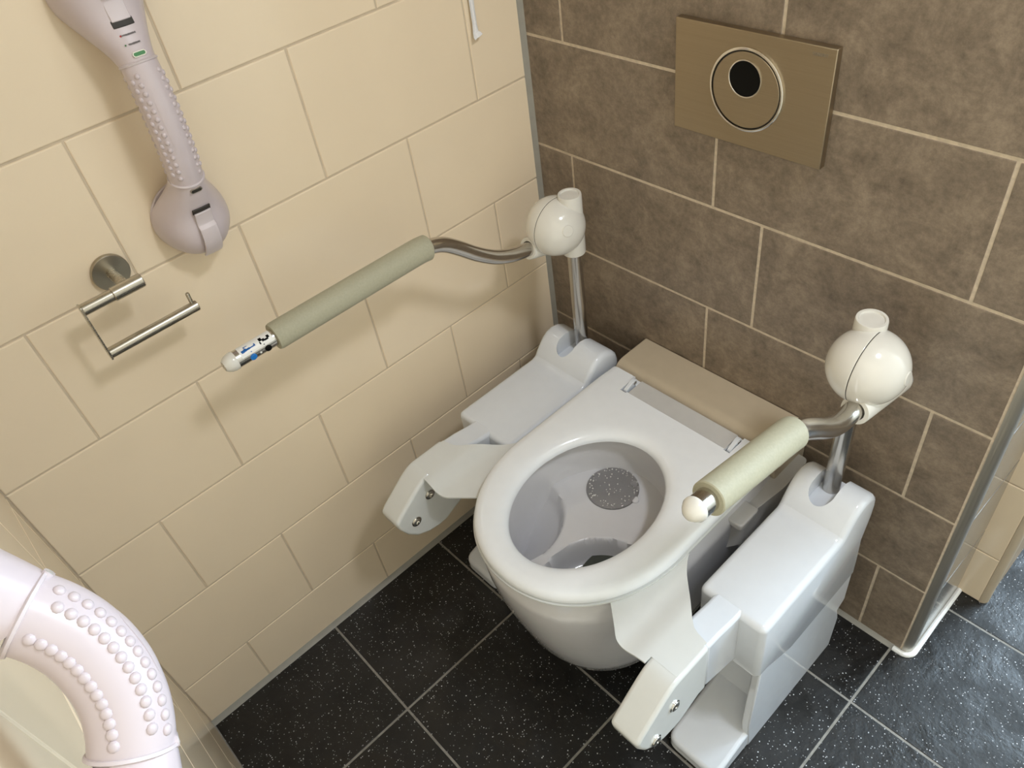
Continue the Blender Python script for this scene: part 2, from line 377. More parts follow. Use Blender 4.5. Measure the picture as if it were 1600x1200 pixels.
text_mesh('logo', 'GEBERIT', 0.0058, (0.5615, -0.0127, 1.0985), Matrix.Rotation(PI / 2, 3, 'X'), MT['etch'], fp)

# ------------------------------------------------------------------ toilet
AX = 0.450
ts = thing('toilet', 'white wall-hung shelf toilet with its seat lowered, below the flush plate', 'toilet', (AX, -0.3, 0.0))
def seat_outline(off=0.0, n=28, back=-0.105):
    # straight sides, rounded front; off grows the outline
    pts = []; hw = 0.183 + off; yc = -0.355; L = 0.217 + off
    pts.append((AX + hw - 0.002, back))
    for k in range(5): pts.append((AX + hw, back + (yc - back) * (k + 1) / 6))
    for k in range(2 * n + 1):
        a = PI * k / (2 * n); pts.append((AX + hw * math.copysign(abs(math.cos(a)) ** 0.94, math.cos(a)), yc - L * math.sin(a) ** 0.94))
    for k in range(5): pts.append((AX - hw, yc + (back - yc) * (k + 1) / 6))
    pts.append((AX - hw + 0.002, back))
    return pts
def egg(cx, cy, ax, ayf, ayb, n, e=1.0):
    out = []
    for k in range(n):
        a = 2 * PI * k / n; c, s = math.cos(a), math.sin(a)
        out.append((cx + ax * math.copysign(abs(c) ** e, c), cy + (ayb if s > 0 else ayf) * math.copysign(abs(s) ** e, s)))
    return out
# outer shell of the bowl
def bowl_ring(z, hw, yf, yb, n=56, pw=0.85):
    yc = yf + min(hw * 1.25, (yb - yf) * 0.55); pts = []
    for k in range(n):
        a = 2 * PI * k / n; c, s = math.cos(a), math.sin(a)
        if s <= 0: pts.append((AX + hw * math.copysign(abs(c) ** pw, c), yc + (yc - yf) * math.copysign(abs(s) ** pw, s), z))
        else: pts.append((AX + hw * math.copysign(abs(c) ** 0.35, c), yc + (yb - yc) * abs(s) ** 0.35, z))
    return pts
NR = 56
bm = bmesh.new()
outer = [bowl_ring(0.080, 0.105, -0.400, -0.003), bowl_ring(0.084, 0.122, -0.440, -0.003), bowl_ring(0.100, 0.138, -0.478, -0.003), bowl_ring(0.13, 0.150, -0.505, -0.003),
         bowl_ring(0.18, 0.160, -0.526, -0.003), bowl_ring(0.24, 0.168, -0.541, -0.003), bowl_ring(0.30, 0.176, -0.554, -0.003), bowl_ring(0.35, 0.180, -0.561, -0.003),
         bowl_ring(0.388, 0.1822, -0.5640, -0.003), bowl_ring(0.405, 0.1812, -0.5625, -0.003), bowl_ring(0.416, 0.173, -0.550, -0.003), bowl_ring(0.424, 0.1695, -0.543, -0.003), bowl_ring(0.442, 0.1695, -0.542, -0.003), bowl_ring(0.446, 0.166, -0.538, -0.006)]
grid(bm, outer, cap1=False)
# basin: shelf with two hollows
bx, by = AX, -0.375
LOBE = [(0.545, -0.452, 0.106, 0.050, 0.35), (0.318, -0.452, 0.105, 0.018, 0.85)]
def basin_z(x, y, r):
    wall = max(0.0, (r - 0.88) / 0.12)
    zs = 0.376
    dd = 0.0
    for cx, cy, rad, d0, sl in LOBE:
        t = (rad - math.hypot(x - cx, y - cy))
        if t > 0:
            q = min(1.0, t / 0.012); q = q * q * (3 - 2 * q)
            dd = max(dd, q * d0 + sl * t)
    z = zs - dd
    k = wall * wall * (3 - 2 * wall)
    return z * (1 - k) + 0.446 * k
inner = [[(p[0], p[1]) for p in egg(bx, by, 0.138, 0.160, 0.172, NR)]]
NRR = 46
rr = [1.0, 0.992, 0.98] + [0.97 - 0.97 * k / NRR for k in range(1, NRR)]
rings = []
for s in rr:
    ring = []
    for k in range(NR * 2):
        a = 2 * PI * k / (NR * 2); c, sn = math.cos(a), math.sin(a)
        x = bx + 0.138 * s * c; y = by + (0.172 if sn > 0 else 0.160) * s * sn
        ring.append((x, y, basin_z(x, y, s)))
    rings.append(ring)
grid(bm, rings, cap0=False, cap1=True)
# flat rim between shell and basin
oe = [v for v in bm.verts if abs(v.co.z - 0.446) < 1e-6 and len([e for e in v.link_edges if len(e.link_faces) == 1]) > 0]
edges = [e for e in bm.edges if len(e.link_faces) == 1 and all(abs(v.co.z - 0.446) < 1e-5 for v in e.verts)]
bmesh.ops.bridge_loops(bm, edges=edges)
bowl = obj('bowl', bm, MT['ceramic'], ts, angle=55)
# seat ring
bm = bmesh.new()
def seat_ring(off_o, z, inner_s):
    so = seat_outline(off_o); return [(x, y, z) for x, y in so]
n_s = len(seat_outline())
def inner_loop(g, z):
    # inner opening sampled against the outer outline by angle
    out = []
    for (x, y) in seat_outline():
        a = math.atan2((y + 0.372) / 1.25, x - AX); c, s = math.cos(a), math.sin(a)
        out.append((AX + (0.1145 + g) * c, -0.372 + ((0.150 if s < 0 else 0.146) + g) * s, z))
    return out
def resample_back(loop_fn, m=24):
    return loop_fn
loops = []
so = lambda o, z: [(x, y, z) for x, y in seat_outline(o)]
stack = [so(-0.004, 0.4545), so(-0.0005, 0.4565), so(0.0, 0.460), so(-0.001, 0.4655), so(-0.004, 0.4705), so(-0.009, 0.4738), so(-0.018, 0.4752)]
istack = [inner_loop(0.030, 0.4745), inner_loop(0.020, 0.4738), inner_loop(0.011, 0.4715), inner_loop(0.004, 0.4675), inner_loop(0.0005, 0.462), inner_loop(0.0, 0.457), inner_loop(0.004, 0.4545)]
def densify_back(l):
    # add points along the straight back edge so the ring closes evenly
    a = V(l[-1]); b = V(l[0]); return l + [tuple(a.lerp(b, k / 15)) for k in range(1, 15)]
ob = [densify_back(l) for l in stack]
ib = []
for l, (g, z) in zip(istack, ((0.030, 0.4745), (0.020, 0.4738), (0.011, 0.4715), (0.004, 0.4675), (0.0005, 0.462), (0.0, 0.457), (0.004, 0.4545))):
    base = ob[0]; out = []
    for (x, y, _) in base:
        a = math.atan2((y + 0.372) / 1.25, x - AX); c, s = math.cos(a), math.sin(a)
        out.append((AX + (0.1145 + g) * c, -0.372 + ((0.150 if s < 0 else 0.146) + g) * s, z))
    ib.append(out)
allr = ob + ib
vr = grid(bm, allr, cap0=False, cap1=False)
n = len(vr[0])
for i in range(n): bm.faces.new((vr[-1][i], vr[-1][(i + 1) % n], vr[0][(i + 1) % n], vr[0][i]))
seat = obj('seat', bm, MT['seat'], ts, angle=50)
cb = bmesh.new(); box(cb, AX - 0.122, AX + 0.122, -0.146, -0.06, 0.4695, 0.50); boolean(seat, cb)
cb = bmesh.new(); box(cb, AX - 0.122, AX - 0.108, -0.149, -0.118, 0.45, 0.50); box(cb, AX + 0.110, AX + 0.122, -0.149, -0.122, 0.45, 0.50); boolean(seat, cb)
seat.data.shade_smooth(); seat.data.set_sharp_from_angle(angle=math.radians(40))
bm = bmesh.new(); fo = seat_outline(0.0022, back=-0.12); fi = seat_outline(-0.020, back=-0.12)
grid(bm, [[(x, y, 0.4503) for x, y in fi], [(x, y, 0.4503) for x, y in fo], [(x, y, 0.4535) for x, y in fo], [(x, y, 0.4543) for x, y in fi]], closed=False)
obj('seat_frame', bm, MT['powder'], ts, angle=50, label='thin cream frame under the seat edge')
bm = bmesh.new(); box(bm, AX - 0.107, AX + 0.109, -0.1445, -0.104, 0.4685, 0.4728); obj('lid_slot_strip', bm, MT['shade'], ts, bevel=0.001, label='greyish strip between the hinges')  # grey tone puts the shadow on this beige strip into its colour
for sx in (-1, 1):
    hx = AX - 0.1155 if sx < 0 else AX + 0.1165
    bm = bmesh.new(); prism(bm, round_poly([(-0.144, 0.463), (-0.144, 0.472), (-0.122, 0.482), (-0.112, 0.482), (-0.112, 0.466), (-0.13, 0.462)], 0.004), 'x', hx - 0.004, hx + 0.004)
    hg = obj('hinge', bm, MT['lift'], ts, bevel=0.0008, bseg=2)
    bm = bmesh.new(); lathe(bm, [(0.0042, 0), (0.0042, 0.0006), (0.0, 0.0008)], (hx + 0.0038, -0.1185, 0.4755), (1, 0, 0), 16); obj('pin', bm, MT['steel'], hg)
    bm = bmesh.new(); box(bm, hx - 0.0062, hx + 0.0058, -0.148, -0.119, 0.456, 0.458); obj('hinge_slot', bm, MT['dark'], ts, smooth=False)
# rear cover
bm = bmesh.new()
prof = [(-0.001, 0.44), (-0.001, 0.4716)] + [(-0.072, 0.4716)] + [(-0.072 - 0.030 * math.sin(a), 0.4416 + 0.030 * math.cos(a)) for a in [PI / 2 * k / 8 for k in range(1, 9)]] + [(-0.102, 0.395), (-0.001, 0.395)]
bm = bmesh.new(); prism(bm, [(-0.001, 0.36)] + prof[1:-2] + [(-0.102, 0.43), (-0.085, 0.36)], 'x', 0.2676, 0.6330); obj('rear_cover', bm, MT['cover'], ts, bevel=0.0025, label='beige box cover behind the seat')
# side panels under the seat with a round tab
for sx in (1,):
    X = lambda x: AX + sx * (x - AX)
    bm = bmesh.new(); prism(bm, round_poly([(X(0.615), -0.02), (X(0.652), -0.02), (X(0.656), -0.10), (X(0.643), -0.20), (X(0.615), -0.24)], 0.01), 'z', 0.33, 0.405); sp = obj('side_panel', bm, MT['shade'], ts, bevel=0.006)
    bm = bmesh.new(); prism(bm, round_poly([(X(0.610), -0.17), (X(0.653), -0.17), (X(0.653), -0.222), (X(0.610), -0.222)], 0.008), 'z', 0.398, 0.412); obj('tab', bm, MT['shade'], sp, bevel=0.003)

# water on the shelf, its bubbles and the dark water of the drain
pc = (0.4190, -0.2790)
bm = bmesh.new()
lathe(bm, [(0.0485, 0.0), (0.0480, 0.0022), (0.0462, 0.0042), (0.0425, 0.0050), (0.0, 0.0050)], (pc[0], pc[1], 0.3765), (0, 0, 1), 56)
tag(obj('water_puddle', bm, MT['water'], angle=60), 'round puddle of clear water on the shelf of the toilet bowl', 'water')
bm = bmesh.new()
for k in range(95):
    a = random.uniform(0, 2 * PI); rad = random.choice((random.uniform(0.034, 0.046), random.uniform(0.036, 0.046), random.uniform(0.004, 0.046)))
    s = random.uniform(0.0006, 0.0016)
    bmesh.ops.create_icosphere(bm, subdivisions=1, radius=s, matrix=Matrix.Translation((pc[0] + rad * math.cos(a), pc[1] + rad * math.sin(a), 0.3818)))
ob_ = tag(obj('water_bubbles', bm, MT['label']), 'tiny bubbles floating on the puddle in the toilet bowl', 'bubbles'); ob_['kind'] = 'stuff'  # opaque white puts the bubbles' bright glints into their colour
for name, (dx, dy), rad in (('inlet_plug', (0.0235, 0.0330), 0.0070), ('inlet_plug', (0.0480, 0.0060), 0.0070)):
    bm = bmesh.new(); lathe(bm, [(rad, 0), (rad, 0.0042), (rad - 0.001, 0.0052), (0.0, 0.0055)], (pc[0] + dx, pc[1] + dy, 0.3750), (0, 0, 1), 24); obj(name, bm, MT['ceramic'], ts)
bm = bmesh.new()
lathe(bm, [(0.088, 0.0), (0.088, 0.010), (0.0, 0.010)], (0.556, -0.398, 0.3245), (0, 0, 1), 56)
obj('drain_water', bm, mat('dark_drain_water', (0.045, 0.05, 0.04), 0.05, noise=0.1), ts, label='dark water in the drain of the bowl')

# ------------------------------------------------------------------ toilet lift with folding arms
tl = thing('toilet_lift', 'white toilet lift frame with two side columns and steel armrests around the toilet', 'toilet lift', (AX, -0.2, 0.0))
def screw(o, ax, parent, r=0.0085):
    bm = bmesh.new(); lathe(bm, [(r * 1.25, 0), (r * 1.25, 0.0012), (r * 1.05, 0.0014), (r, 0.0008), (r, 0.0032), (r * 0.75, 0.0044), (r * 0.45, 0.0044), (r * 0.42, 0.0015), (0.0, 0.0015)], o, ax, 24)
    return obj('screw', bm, MT['chrome'], parent)
ZT = 0.445
for sx in (1, -1):
    side = sx
    X = lambda x: AX + sx * (x - AX)
    # upper housing with the saddle hump
    hump = [(-0.168, ZT)] + [(-0.168 + 0.012 * t, ZT + 0.010 * t * t + 0.006 * t) for t in (0.4, 0.8)] + [(-0.148, ZT + 0.024), (-0.138, ZT + 0.035), (-0.125, ZT + 0.0435), (-0.110, ZT + 0.0465), (-0.094, ZT + 0.044), (-0.080, ZT + 0.036), (-0.070, ZT + 0.024), (-0.0655, ZT + 0.008), (-0.066, ZT - 0.02), (-0.074, ZT - 0.06)]
    prof = [(-0.372, 0.292), (-0.374, ZT)] + hump + [(-0.078, 0.37), (-0.070, 0.30), (-0.066, 0.25), (-0.27, 0.25), (-0.345, 0.288)]
    bm = bmesh.new(); prism(bm, prof, 'x', X(0.680 if sx > 0 else 0.648), X(0.796)); hs = obj('column_housing', bm, MT['lift'], tl, angle=40, bevel=0.011, bseg=4, noclamp=True); apply_mods(hs)
    cb = bmesh.new()
    prism(cb, [(X(0.732) + 0.0205 * math.cos(a), -0.128 + 0.0205 * math.sin(a)) for a in [PI + PI * k / 16 for k in range(17)]] + [(X(0.732) + 0.0205, 0.0), (X(0.732) - 0.0205, 0.0)], 'z', 0.452, 0.60)
    boolean(hs, cb)
    # front corners: recessed faces left and right of the arm root
    hs.data.shade_smooth(); hs.data.set_sharp_from_angle(angle=math.radians(50))
    # lower column and foot
    bm = bmesh.new(); prism(bm, [(-0.31, 0.02), (-0.285, 0.30), (-0.072, 0.30), (-0.074, 0.15), (-0.086, 0.145), (-0.074, 0.10), (-0.080, 0.0), (-0.31, 0.0)], 'x', X(0.688), X(0.782)); obj('column_base', bm, MT['lift'], tl, bevel=0.005)
    bm = bmesh.new(); prism(bm, [(-0.352, 0.0), (-0.362, 0.10), (-0.355, 0.31), (-0.072, 0.31), (-0.068, 0.16), (-0.088, 0.145), (-0.074, 0.10), (-0.078, 0.0)], 'x', X(0.778), X(0.793)); obj('side_plate', bm, MT['lift'], tl, bevel=0.003)
    bm = bmesh.new(); prism(bm, round_poly([(X(0.684), -0.28), (X(0.684), -0.450), (X(0.792), -0.450), (X(0.792), -0.28)], [0, 0.022, 0.022, 0]), 'z', 0.0, 0.075)
    for v in bm.verts:
        if v.co.z > 0.05: v.co.z = 0.034 + (v.co.y + 0.45) * 0.28
    obj('foot', bm, MT['lift'], tl, bevel=0.008, bseg=4)
    # arm root and the steel bracket that carries the toilet
    bm = bmesh.new(); prism(bm, [(-0.35, 0.30), (-0.405, 0.318), (-0.452, 0.334), (-0.452, 0.4555), (-0.420, 0.4530), (-0.385, 0.4462), (-0.36, 0.4445)], 'x', X(0.7045), X(0.7535)); obj('bracket_arm', bm, MT['lift'], tl, bevel=0.006)
    nose = [(-0.4485, 0.3345), (-0.4485, 0.4583), (-0.516, 0.4583), (-0.524, 0.4574), (-0.532, 0.4548), (-0.540, 0.4505), (-0.550, 0.4440), (-0.598, 0.4068), (-0.6075, 0.3965), (-0.604, 0.378), (-0.592, 0.352), (-0.575, 0.332), (-0.550, 0.319), (-0.525, 0.315), (-0.508, 0.316), (-0.480, 0.329), (-0.466, 0.335)]
    bm = bmesh.new(); prism(bm, nose, 'x', X(0.7035), X(0.7550)); ns = obj('bracket_nose', bm, MT['powder'], tl, bevel=0.006, bseg=4)
    xs_ = 0.7550 if sx > 0 else X(0.7035)
    scr = [(-0.527, 0.397), (-0.568, 0.350)] if sx > 0 else [(-0.527, 0.412), (-0.569, 0.372)]
    for y, z in scr: screw((xs_, y, z), (1, 0, 0), ns)
    # wing of the carrier plate
    wing = [(0.590, -0.478), (0.606, -0.4905), (0.630, -0.511), (0.648, -0.5275), (0.665, -0.5310), (0.7036, -0.5290), (0.7500, -0.5290), (0.7500, -0.447), (0.720, -0.441), (0.690, -0.408), (0.652, -0.368), (0.636, -0.343), (0.629, -0.318), (0.600, -0.318)]
    bm = bmesh.new()
    rp = round_poly([(x, y) for x, y in wing], [0, 0.005, 0.004, 0.012, 0.012, 0.004, 0, 0, 0.010, 0.01, 0.01, 0.01, 0.01, 0])
    def pz(x): 
        t = min(1, max(0, (x - 0.655) / 0.045)); return 0.4497 + 0.0088 * t * t * (3 - 2 * t) if x < 0.70 else 0.4585 + 0.0
    # triangulated sheet cut in strips so it can bend along the arm
    import mathutils.geometry as mg
    xs2 = [0.59 + 0.1135 * k / 24 for k in range(25)] + [0.7042, 0.709, 0.72, 0.73, 0.74, 0.7480]
    def y_range(x):
        ys = []
        for i in range(len(rp)):
            a, b2 = rp[i], rp[(i + 1) % len(rp)]
            if (a[0] - x) * (b2[0] - x) <= 0 and abs(a[0] - b2[0]) > 1e-9: ys.append(a[1] + (b2[1] - a[1]) * (x - a[0]) / (b2[0] - a[0]))
        return min(ys), max(ys)
    def zfold(x, y):
        z = pz(x)
        return z
    sec = []
    for x in xs2:
        x2 = min(max(x, 0.5903), 0.7497); y0, y1 = y_range(x2)
        if x > 0.7038: y0 = -0.5160
        NK = 30
        sec.append([(X(x), y0 + (y1 - y0) * k / NK, zfold(x, y0 + (y1 - y0) * k / NK)) for k in range(NK + 1)] + [(X(x), y1 + (y0 - y1) * k / NK, zfold(x, y1 + (y0 - y1) * k / NK) - 0.0033) for k in range(NK + 1)])
    grid(bm, sec); obj('carrier_plate', bm, MT['powder'], tl, angle=50, bevel=0.0008, bseg=2)
    # post, sleeve
    px = X(0.728)
    bm = bmesh.new(); tube(bm, [(px, -0.088, 0.36), (px, -0.088, 0.70)], 0.0137, 32); post = obj('post', bm, MT['steel_v'], tl)
    bm = bmesh.new(); lathe(bm, [(0.0142, 0.690), (0.0215, 0.690), (0.0222, 0.692), (0.0218, 0.75), (0.0212, 0.808), (0.0204, 0.8100), (0.0170, 0.8100), (0.0160, 0.8075), (0.0, 0.8082)], (px, -0.088, 0), (0, 0, 1), 40); obj('sleeve', bm, MT['pearl'], post)
    # swivel ball
    bc = V((X(0.746), -0.111, 0.7505)); br = 0.0540
    ar = thing.__globals__['bpy'].data.objects
    bm = bmesh.new()
    prof = [(br * math.sin(PI * k / 40), -br * math.cos(PI * k / 40)) for k in range(41)]
    # seam groove on the meridian plane
    lathe(bm, [(r if abs(d) > 0.0008 else r - 0.0008, d) for r, d in [(br * math.sin(PI * k / 160), -br * math.cos(PI * k / 160)) for k in range(161)]], bc, (1, 0, 0), 64)
    ball = obj('swivel_ball', bm, MT['pearl'], tl, angle=60)
    bm = bmesh.new(); lathe(bm, [(br - 0.0004, -0.0007), (br - 0.0001, 0.0), (br - 0.0004, 0.0007)], bc + V((0.0, 0, 0)), (1, 0, 0), 64); obj('seam', bm, MT['dark'], ball)
    bd = V((0.86, -0.30, 0.28)).normalized() if sx < 0 else V((0.97, 0.05, 0.12)).normalized()
    bm = bmesh.new(); lathe(bm, [(0.0105, br - 0.0025), (0.0105, br - 0.0002), (0.0095, br + 0.0006), (0.0, br + 0.0008)], bc, bd, 28); obj('release_button', bm, MT['pearl'], ball)
    # armrest
    if sx < 0:
        ax_ = 0.1350
        P = [(-0.150, 0.719), (-0.172, 0.724), (-0.203, 0.731), (-0.236, 0.745), (-0.262, 0.762), (-0.288, 0.783), (-0.315, 0.808), (-0.340, 0.828), (-0.362, 0.838), (-0.385, 0.8425), (-0.42, 0.8435), (-0.656, 0.8450), (-0.718, 0.8452)]
        g0, g1 = -0.372, -0.656; xo = lambda y: ax_
        dirp = V((0, -0.94, 0.28)); sock = ((0.1330, -0.165, 0.7225), (0.1330, -0.060, 0.690))
    else:
        P = [(-0.140, 0.708), (-0.162, 0.7105), (-0.185, 0.712), (-0.210, 0.722), (-0.240, 0.743), (-0.268, 0.766), (-0.295, 0.787), (-0.318, 0.801), (-0.34, 0.808), (-0.40, 0.820), (-0.487, 0.8375), (-0.507, 0.8415)]
        g0, g1 = -0.322, -0.488; xo = lambda y: 0.7590
        sock = ((0.7610, -0.158, 0.7110), (0.7660, -0.030, 0.683))
    path = smooth_path([(xo(y), y, z) for y, z in P], 5)
    bm = bmesh.new(); tube(bm, path, 0.0128 if sx < 0 else 0.0142, 28); arm = obj('armrest', bm, MT['steel'], tl, label='steel armrest tube with foam grip')
    d = (V(sock[0]) - V(sock[1])); L = d.length
    bm = bmesh.new(); lathe(bm, [(0.0, 0.004), (0.015, 0.0), (0.0185, 0.004), (0.0200, 0.012), (0.0205, L - 0.002), (0.0198, L), (0.0140, L), (0.0132, L - 0.01), (0.0, L - 0.01)], sock[1], d, 36); obj('socket', bm, MT['pearl'], ball)
    gp = [p for p in path if g1 - 1e-6 <= p.y <= g0]
    def at_y(y):
        for a, b2 in zip(path[:-1], path[1:]):
            if (a.y - y) * (b2.y - y) <= 0 and a.y != b2.y: return a.lerp(b2, (y - a.y) / (b2.y - a.y))
        return path[-1]
    gpath = [at_y(g0)] + gp + [at_y(g1)]
    clean = [gpath[0]]
    for p in gpath[1:]:
        if (p - clean[-1]).length > 0.003: clean.append(p)
    GR = 0.0208
    bm = bmesh.new(); fr = [clean[0], clean[0].lerp(clean[1], 0.3)] + clean[1:-1] + [clean[-1].lerp(clean[-2], 0.1), clean[-1]]
    tube(bm, fr, [GR - 0.002] + [GR] * (len(fr) - 2) + [GR - 0.0012], 36); obj('foam_grip', bm, MT['foam'], arm, label='soft khaki foam grip')
    e = path[-1]; dr = (path[-1] - path[-3]).normalized()
    if sx < 0:
        bm = bmesh.new(); lathe(bm, [(0.0130, 0), (0.0136, 0.001), (0.0136, 0.006), (0.0125, 0.011), (0.0102, 0.0155), (0.0075, 0.0185), (0.0070, 0.0185), (0.0068, 0.0170), (0.0, 0.0170)], e, dr, 32); cp = obj('end_cap', bm, MT['pearl'], arm)
        bm = bmesh.new(); lathe(bm, [(0.0068, 0.0165), (0.0066, 0.0188), (0.0045, 0.0192), (0.0, 0.0186)], e, dr, 24); obj('cap_plug', bm, MT['nickel'], cp, label='grey metal plug in the cap')
    else:
        bm = bmesh.new(); lathe(bm, [(0.0146, 0), (0.0150, 0.001), (0.0148, 0.004), (0.0120, 0.009), (0.0085, 0.0135), (0.0045, 0.0155), (0.0, 0.0160)], e, dr, 32); obj('end_cap', bm, MT['pearl'], arm)
    if sx < 0:
        # control panel: label wrapped on the tube between grip and cap, two buttons
        def patch(bm, y0, y1, a0, a1, r, ny=6, na=10):
            def q(y, a): c = at_y(y); return (c.x + r * math.cos(a), y, c.z + r * math.sin(a))
            grid(bm, [[q(y0 + (y1 - y0) * i / ny, a0 + (a1 - a0) * j / na) for j in range(na + 1)] for i in range(ny + 1)], closed=False)
        dg_ = math.radians
        bm = bmesh.new(); patch(bm, -0.660, -0.7115, dg_(18), dg_(112), 0.01315); cpn = obj('control_label', bm, MT['label'], arm, label='white label with blue and black pictograms')
        r2 = 0.01335
        # blue lying figure
        bm = bmesh.new()
        for y0, y1, a0, a1 in ((-0.7085, -0.704, 44, 62), (-0.704, -0.7005, 46, 66), (-0.7005, -0.695, 48, 60), (-0.695, -0.6875, 50, 57), (-0.6885, -0.6865, 50, 66), (-0.7030, -0.7015, 68, 80), (-0.7015, -0.697, 74, 79)): patch(bm, y0, y1, dg_(a0), dg_(a1), r2, 2, 4)
        bmesh.ops.solidify(bm, geom=bm.faces[:], thickness=-0.0001); obj('blue_pictogram', bm, MT['blue'], arm, smooth=False, label='blue pictogram on the control label')
        bm = bmesh.new(); patch(bm, -0.697, -0.6955, dg_(27), dg_(33), r2, 2, 3); bmesh.ops.solidify(bm, geom=bm.faces[:], thickness=-0.0001); obj('blue_dot', bm, MT['blue'], arm, smooth=False)
        bm = bmesh.new()
        for y0, y1, a0, a1 in ((-0.6805, -0.6785, 38, 54), (-0.6795, -0.6750, 56, 80), (-0.6755, -0.6715, 46, 64), (-0.6720, -0.6660, 44, 56), (-0.6675, -0.6635, 52, 72)): patch(bm, y0, y1, dg_(a0), dg_(a1), r2, 2, 4)
        bmesh.ops.solidify(bm, geom=bm.faces[:], thickness=-0.0001); obj('black_pictogram', bm, MT['black'], arm, smooth=False, label='black pictogram on the control label')
        bm = bmesh.new(); patch(bm, -0.6765, -0.6750, dg_(26), dg_(32), r2, 2, 3); bmesh.ops.solidify(bm, geom=bm.faces[:], thickness=-0.0001); obj('black_dot', bm, MT['black'], arm, smooth=False)
        for nm, y, m in (('blue_button', -0.6965, MT['blue']), ('black_button', -0.6725, MT['black'])):
            a = dg_(-10); c = at_y(y); dirb = V((math.cos(a), 0, math.sin(a)))
            bm = bmesh.new(); lathe(bm, [(0.0050, 0.0115), (0.0050, 0.0139), (0.0044, 0.0146), (0.0, 0.0148)], c, dirb, 24); obj(nm, bm, m, arm)
        c = at_y(-0.6845); a = dg_(-10); bm = bmesh.new(); lathe(bm, [(0.0016, 0.0122), (0.0016, 0.0133), (0.0, 0.0135)], c, V((math.cos(a), 0, math.sin(a))), 12); obj('status_light', bm, MT['label'], arm)

# ------------------------------------------------------------------ toilet paper holder
ph = thing('toilet_paper_holder', 'empty satin nickel toilet paper holder on the cream tiled wall', 'toilet paper holder', (0.0, -0.783, 0.975))
bm = bmesh.new(); lathe(bm, [(0.0235, 0.0005), (0.0250, 0.001), (0.0250, 0.0072), (0.0242, 0.0080), (0.0, 0.0080)], (0, -0.7835, 0.9760), (1, 0, 0), 48); obj('wall_rosette', bm, mat('satin_nickel_plain', (0.40, 0.36, 0.29), 0.34, metal=1.0, noise=0.04), ph)
bm = bmesh.new(); tube(bm, [(0.006, -0.7835, 0.9760), (0.0600, -0.7835, 0.9765)], 0.0072, 24); obj('stem', bm, MT['nickel'], ph)
hx_ = 0.0625
def rod(name, y0, y1, z, r, m=MT['nickel'], parent=ph):
    bm = bmesh.new(); s = 1 if y1 > y0 else -1
    lathe(bm, [(r - 0.0008, 0), (r, 0.0008), (r, abs(y1 - y0) - 0.0008), (r - 0.0008, abs(y1 - y0)), (0.0, abs(y1 - y0))], (hx_, y0, z), (0, s, 0), 28)
    return obj(name, bm, m, parent)

rod('sleeve', -0.7625, -0.8035, 0.9775, 0.0095)
rod('upper_rod', -0.8030, -0.8440, 0.9775, 0.0080)
bm = bmesh.new(); prism(bm, round_poly([(0.0550, 0.9855), (0.0700, 0.9855), (0.0700, 0.8970), (0.0550, 0.8970)], 0.004), 'y', -0.8462, -0.8436); obj('end_bar', bm, MT['nickel'], ph, bevel=0.0006, bseg=2)
lr = rod('lower_rod', -0.8440, -0.7140, 0.9050, 0.0076)
bm = bmesh.new(); lathe(bm, [(0.0028, 0), (0.0028, 0.0195), (0.0022, 0.0210), (0.0, 0.0214)], (hx_, -0.7200, 0.9080), (0, 0, 1), 16); obj('stop_pin', bm, MT['nickel'], lr)

